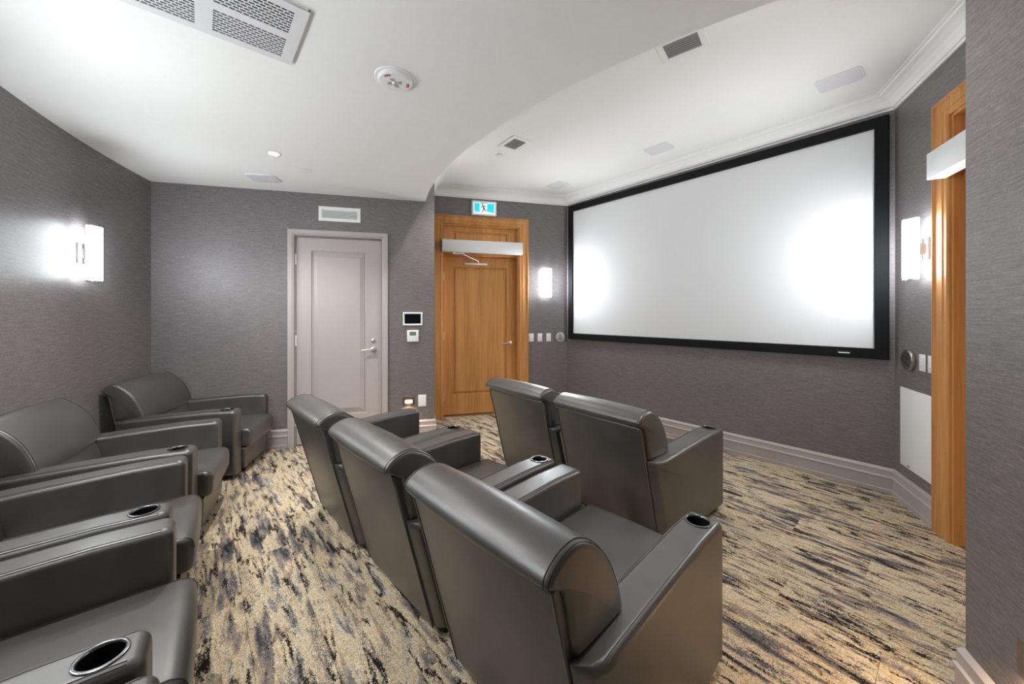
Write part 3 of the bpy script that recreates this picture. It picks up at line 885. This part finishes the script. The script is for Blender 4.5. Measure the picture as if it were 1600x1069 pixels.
def build_chair(rear):
    """rear: how far the head roll reaches behind (negative y)"""
    sh = rear + .580
    L = M['leather']; parts = []
    root = empty('theater_chair')
    def yp(z): return -.359 + (-.549 + .359 + sh) * (z - .03) / (.747 - .03)
    arm_top = [(.409, .583), (.30, .586), (.10, .580), (-.15, .566), (-.35, .553)]
    outline = fillet([(-.352, .035), (.409, .035), (.409, .583), (.20, .585), (-.10, .571), (-.350, .555), (-.488 + sh, .543)],
                     [0, 0, .040, 0, 0, 0, 0], 6)
    outline = dense(outline, .035)
    def arm_mesh(side, hole):
        x0, x1 = (HW - AW, HW) if side > 0 else (-HW, -HW + AW)
        bm = soft_prism(outline, x0 + .001, x1 - .001, .026, 5)
        for v in bm.verts:
            yr = yp(max(.03, v.co.z)) + .012
            tt = min(1, max(0, (yr + .085 - v.co.y) / .085))
            fr = (v.co.x * side - (HW - AW)) / AW
            v.co.x -= side * .062 * (1 - math.sqrt(max(0, 1 - tt * tt))) * min(1, max(0, fr)) ** 1.5
        me = finish(bm, 'armrest', 50)
        if hole:
            o = bpy.data.objects.new('tmp_arm', me); COL.objects.link(o)
            c = bpy.data.objects.new('tmp_cut', finish(lathe([(0, .47), (.0435, .47), (.0435, .65), (0, .65)], 40), 'tmp_cut')); COL.objects.link(c)
            c.location = (HW - AW / 2, .325, 0)
            md = o.modifiers.new('b', 'BOOLEAN'); md.object = c; md.operation = 'DIFFERENCE'; md.solver = 'EXACT'
            bpy.context.view_layer.update()
            dg = bpy.context.evaluated_depsgraph_get()
            me2 = bpy.data.meshes.new_from_object(o.evaluated_get(dg))
            bpy.data.objects.remove(o); bpy.data.objects.remove(c)
            me = me2; me.name = 'armrest'
            for p in me.polygons: p.use_smooth = True
            me.set_sharp_from_angle(angle=R(50))
        return me
    def seam(parent, name, lines, r=.0021):
        for ln in lines:
            bm = bmesh.new(); tube(bm, ln, r, 5)
            link(name, finish(bm, name, 60), M['seam'], parent)
    zt = [(.375, .5830), (.30, .5838), (.20, .5850), (.05, .5780), (-.10, .5710), (-.225, .5630), (-.35, .5550), (-.42, .5489)]
    for side in (-1, 1):
        a = link('armrest', arm_mesh(side, side > 0), L, root)
        wn = a.modifiers.new('even_shading', 'WEIGHTED_NORMAL'); wn.keep_sharp = True
        xo = side * HW; xi = side * (HW - AW)
        lines = []
        for x, sg in ((xo, side), (xi, -side)):
            for ins in (.011, .019):
                lines.append([(x - sg * ins, y, z - (.0043 if ins < .015 else .0004)) for y, z in zt])
        # front seams
        for x, sg in ((xo, side), (xi, -side)):
            lines.append([(x - sg * .012, .4005, z) for z in (.06, .20, .35, .50, .560)])
        seam(a, 'stitching', lines, .0012)
        if side > 0:
            zc = .584
            well = link('cup_holder', finish(lathe([(.0415, .000), (.0405, -.008), (.0395, -.09), (0, -.09)], 40), 'cup_holder', 40), M['black'], a, Matrix.Translation((HW - AW / 2, .325, zc)))
            link('cup_rim', finish(lathe([(.0395, -.003), (.0405, .003), (.0445, .0052), (.0495, .0035), (.0505, -.002), (.0435, -.004), (.0395, -.003)], 40), 'cup_rim', 60), M['rim'], a, Matrix.Translation((HW - AW / 2, .325, zc)))
    # seat
    seat = dense(fillet([(-.25, .228), (.478, .228), (.480, .392), (.30, .394), (-.25, .380)], [0, .042, .060, 0, 0], 6), .06)
    st = link('seat_cushion', finish(soft_prism(seat, -.2675, .2675, .026, 5, mids=3, crown=.006), 'seat_cushion', 55), L, root)
    ring = offset_in([Vector(p) for p in seat], -.0004)
    k0 = next(i for i, p in enumerate(ring) if p.x > .45 and p.y > .275)
    seam(st, 'stitching', [[(sg * .2505, p.x, p.y) for p in ring[k0:-6]] for sg in (-1, 1)], .0012)
    link('front_panel', finish(soft_prism(fillet([(.36, .045), (.428, .045), (.432, .222), (.36, .222)], .008), -.2665, .2665, .008, 3), 'front_panel', 50), L, root)
    # lower back between the arms
    low = fillet([(-.15 - .08, .20), (-.205, .36), (-.222, .44), (-.262, .553), (-.455 + sh, .553), (-.375, .20)], [.01, .02, .05, .01, .01, .01], 4)
    link('lower_back', finish(soft_prism(low, -.2665, .2665, .008, 3), 'lower_back', 55), L, root)
    # head cushion: D-shaped section
    S = lambda y: y + sh * max(0, min(1, (-.40 - y) / .15))
    front = spline([(-.252, .548), (-.262, .600), (-.282, .655), (-.310, .712), (-.352, .768), (-.405, .813), (-.465, .838), (-.520, .832), (-.560, .812), (-.580, .788), (-.576, .768), (-.550, .754)], 4)
    sec = [(S(p.x), p.y) for p in front] + [(S(-.515), .735), (S(-.500), .68), (S(-.485), .60), (S(-.470), .548)]
    hb = link('head_cushion', finish(soft_prism(sec, -.347, .347, .020, 5, mids=5, crown=.008, puff=.006), 'head_cushion', 55), L, root)
    lines = []
    prof = [Vector(p) for p in sec[:len(front) - 3]]
    for sg in (-1, 1):
        for x, ins in ((.3395, .0034), (.328, -.0010)):
            ring = offset_in([Vector(p) for p in sec], ins)[:len(front) - 4]
            lines.append([(sg * x, p.x, p.y) for p in ring])
    seam(hb, 'stitching', lines, .0012)
    # rear panel
    rp = fillet([(yp(.03), .03), (yp(.747), .747), (yp(.747) + .045, .747), (yp(.03) + .045, .03)], [.008, .012, .008, .008], 4)
    bk = link('rear_panel', finish(soft_prism(rp, -.327, .327, .007, 3), 'rear_panel', 50), L, root)
    bm = bmesh.new(); c = [(-.326, yp(.03), .032), (-.326, yp(.74), .742), (-.318, yp(.747) - .001, .748), (.318, yp(.747) - .001, .748), (.326, yp(.74), .742), (.326, yp(.03), .032)]
    tube(bm, c, .0040, 6); link('piping', finish(bm, 'piping', 60), M['leather'], bk)
    # side fillers behind the arms and plinth
    link('base_frame', finish(soft_prism(fillet([(-.352, .032), (.38, .032), (.38, .22), (-.39, .22)], .006), -.2665, .2665, .004, 2), 'base_frame', 50), M['black'], root)
    for x in (-.34, .34):
        for y in (-.30, .34):
            link('foot', finish(lathe([(0, 0), (.022, 0), (.026, .004), (.026, .035), (0, .035)], 16), 'foot', 40), M['black'], root, Matrix.Translation((x, y, 0)))
    return root

def copy_tree(o, parent=None):
    c = o.copy(); COL.objects.link(c); c.parent = parent
    for ch in list(o.children): copy_tree(ch, c)
    return c

proto_mid = build_chair(-.580)
proto_back = build_chair(-.530)
used = set()
def place(proto, x, y, rot, label, group):
    o = proto if proto.name not in used else copy_tree(proto)
    used.add(o.name); used.add(proto.name)
    o.location = (x, y, 0); o.rotation_euler = (0, 0, R(rot))
    return tag(o, label, 'armchair', group)
GM, GF, GB = 'middle row recliners', 'front row recliners', 'back row armchairs'
place(proto_mid, .983, -2.946, 3.3, 'grey leather recliner with whole seat showing, end of middle row farthest from doors', GM)
place(proto_mid, .135, -2.989, 3.8, 'grey leather recliner in the centre of the middle row of three', GM)
place(proto_mid, -.683, -3.051, 3.5, 'grey leather recliner of middle row standing nearest the painted grey door', GM)
place(proto_mid, -.343, -1.606, .0, 'grey leather recliner of front pair standing nearest the wooden exit door', GF)
place(proto_mid, .483, -1.630, -.9, 'grey leather recliner of front pair whose cup holder arm faces the screen baseboard', GF)
def fwd(x, y, rot, d): return (x - math.sin(R(rot)) * d, y + math.cos(R(rot)) * d, rot)
place(proto_back, *fwd(-2.50, -4.088, -24.9, .02), 'grey leather armchair in room corner beside painted grey door', GB)
place(proto_back, *fwd(-1.488, -4.476, -12.5, .03), 'grey leather armchair below rear wall sconce, second of back row from corner', GB)
place(proto_back, *fwd(-.568, -4.596, -3.2, .012), 'grey leather armchair third of back row from the room corner', GB)
place(proto_back, *fwd(.288, -4.609, -2.0, .012), 'grey leather armchair fourth of back row from the room corner', GB)
place(proto_back, 1.165, -4.575, 1.0, 'grey leather armchair fifth of back row, only its arm corner showing', GB)
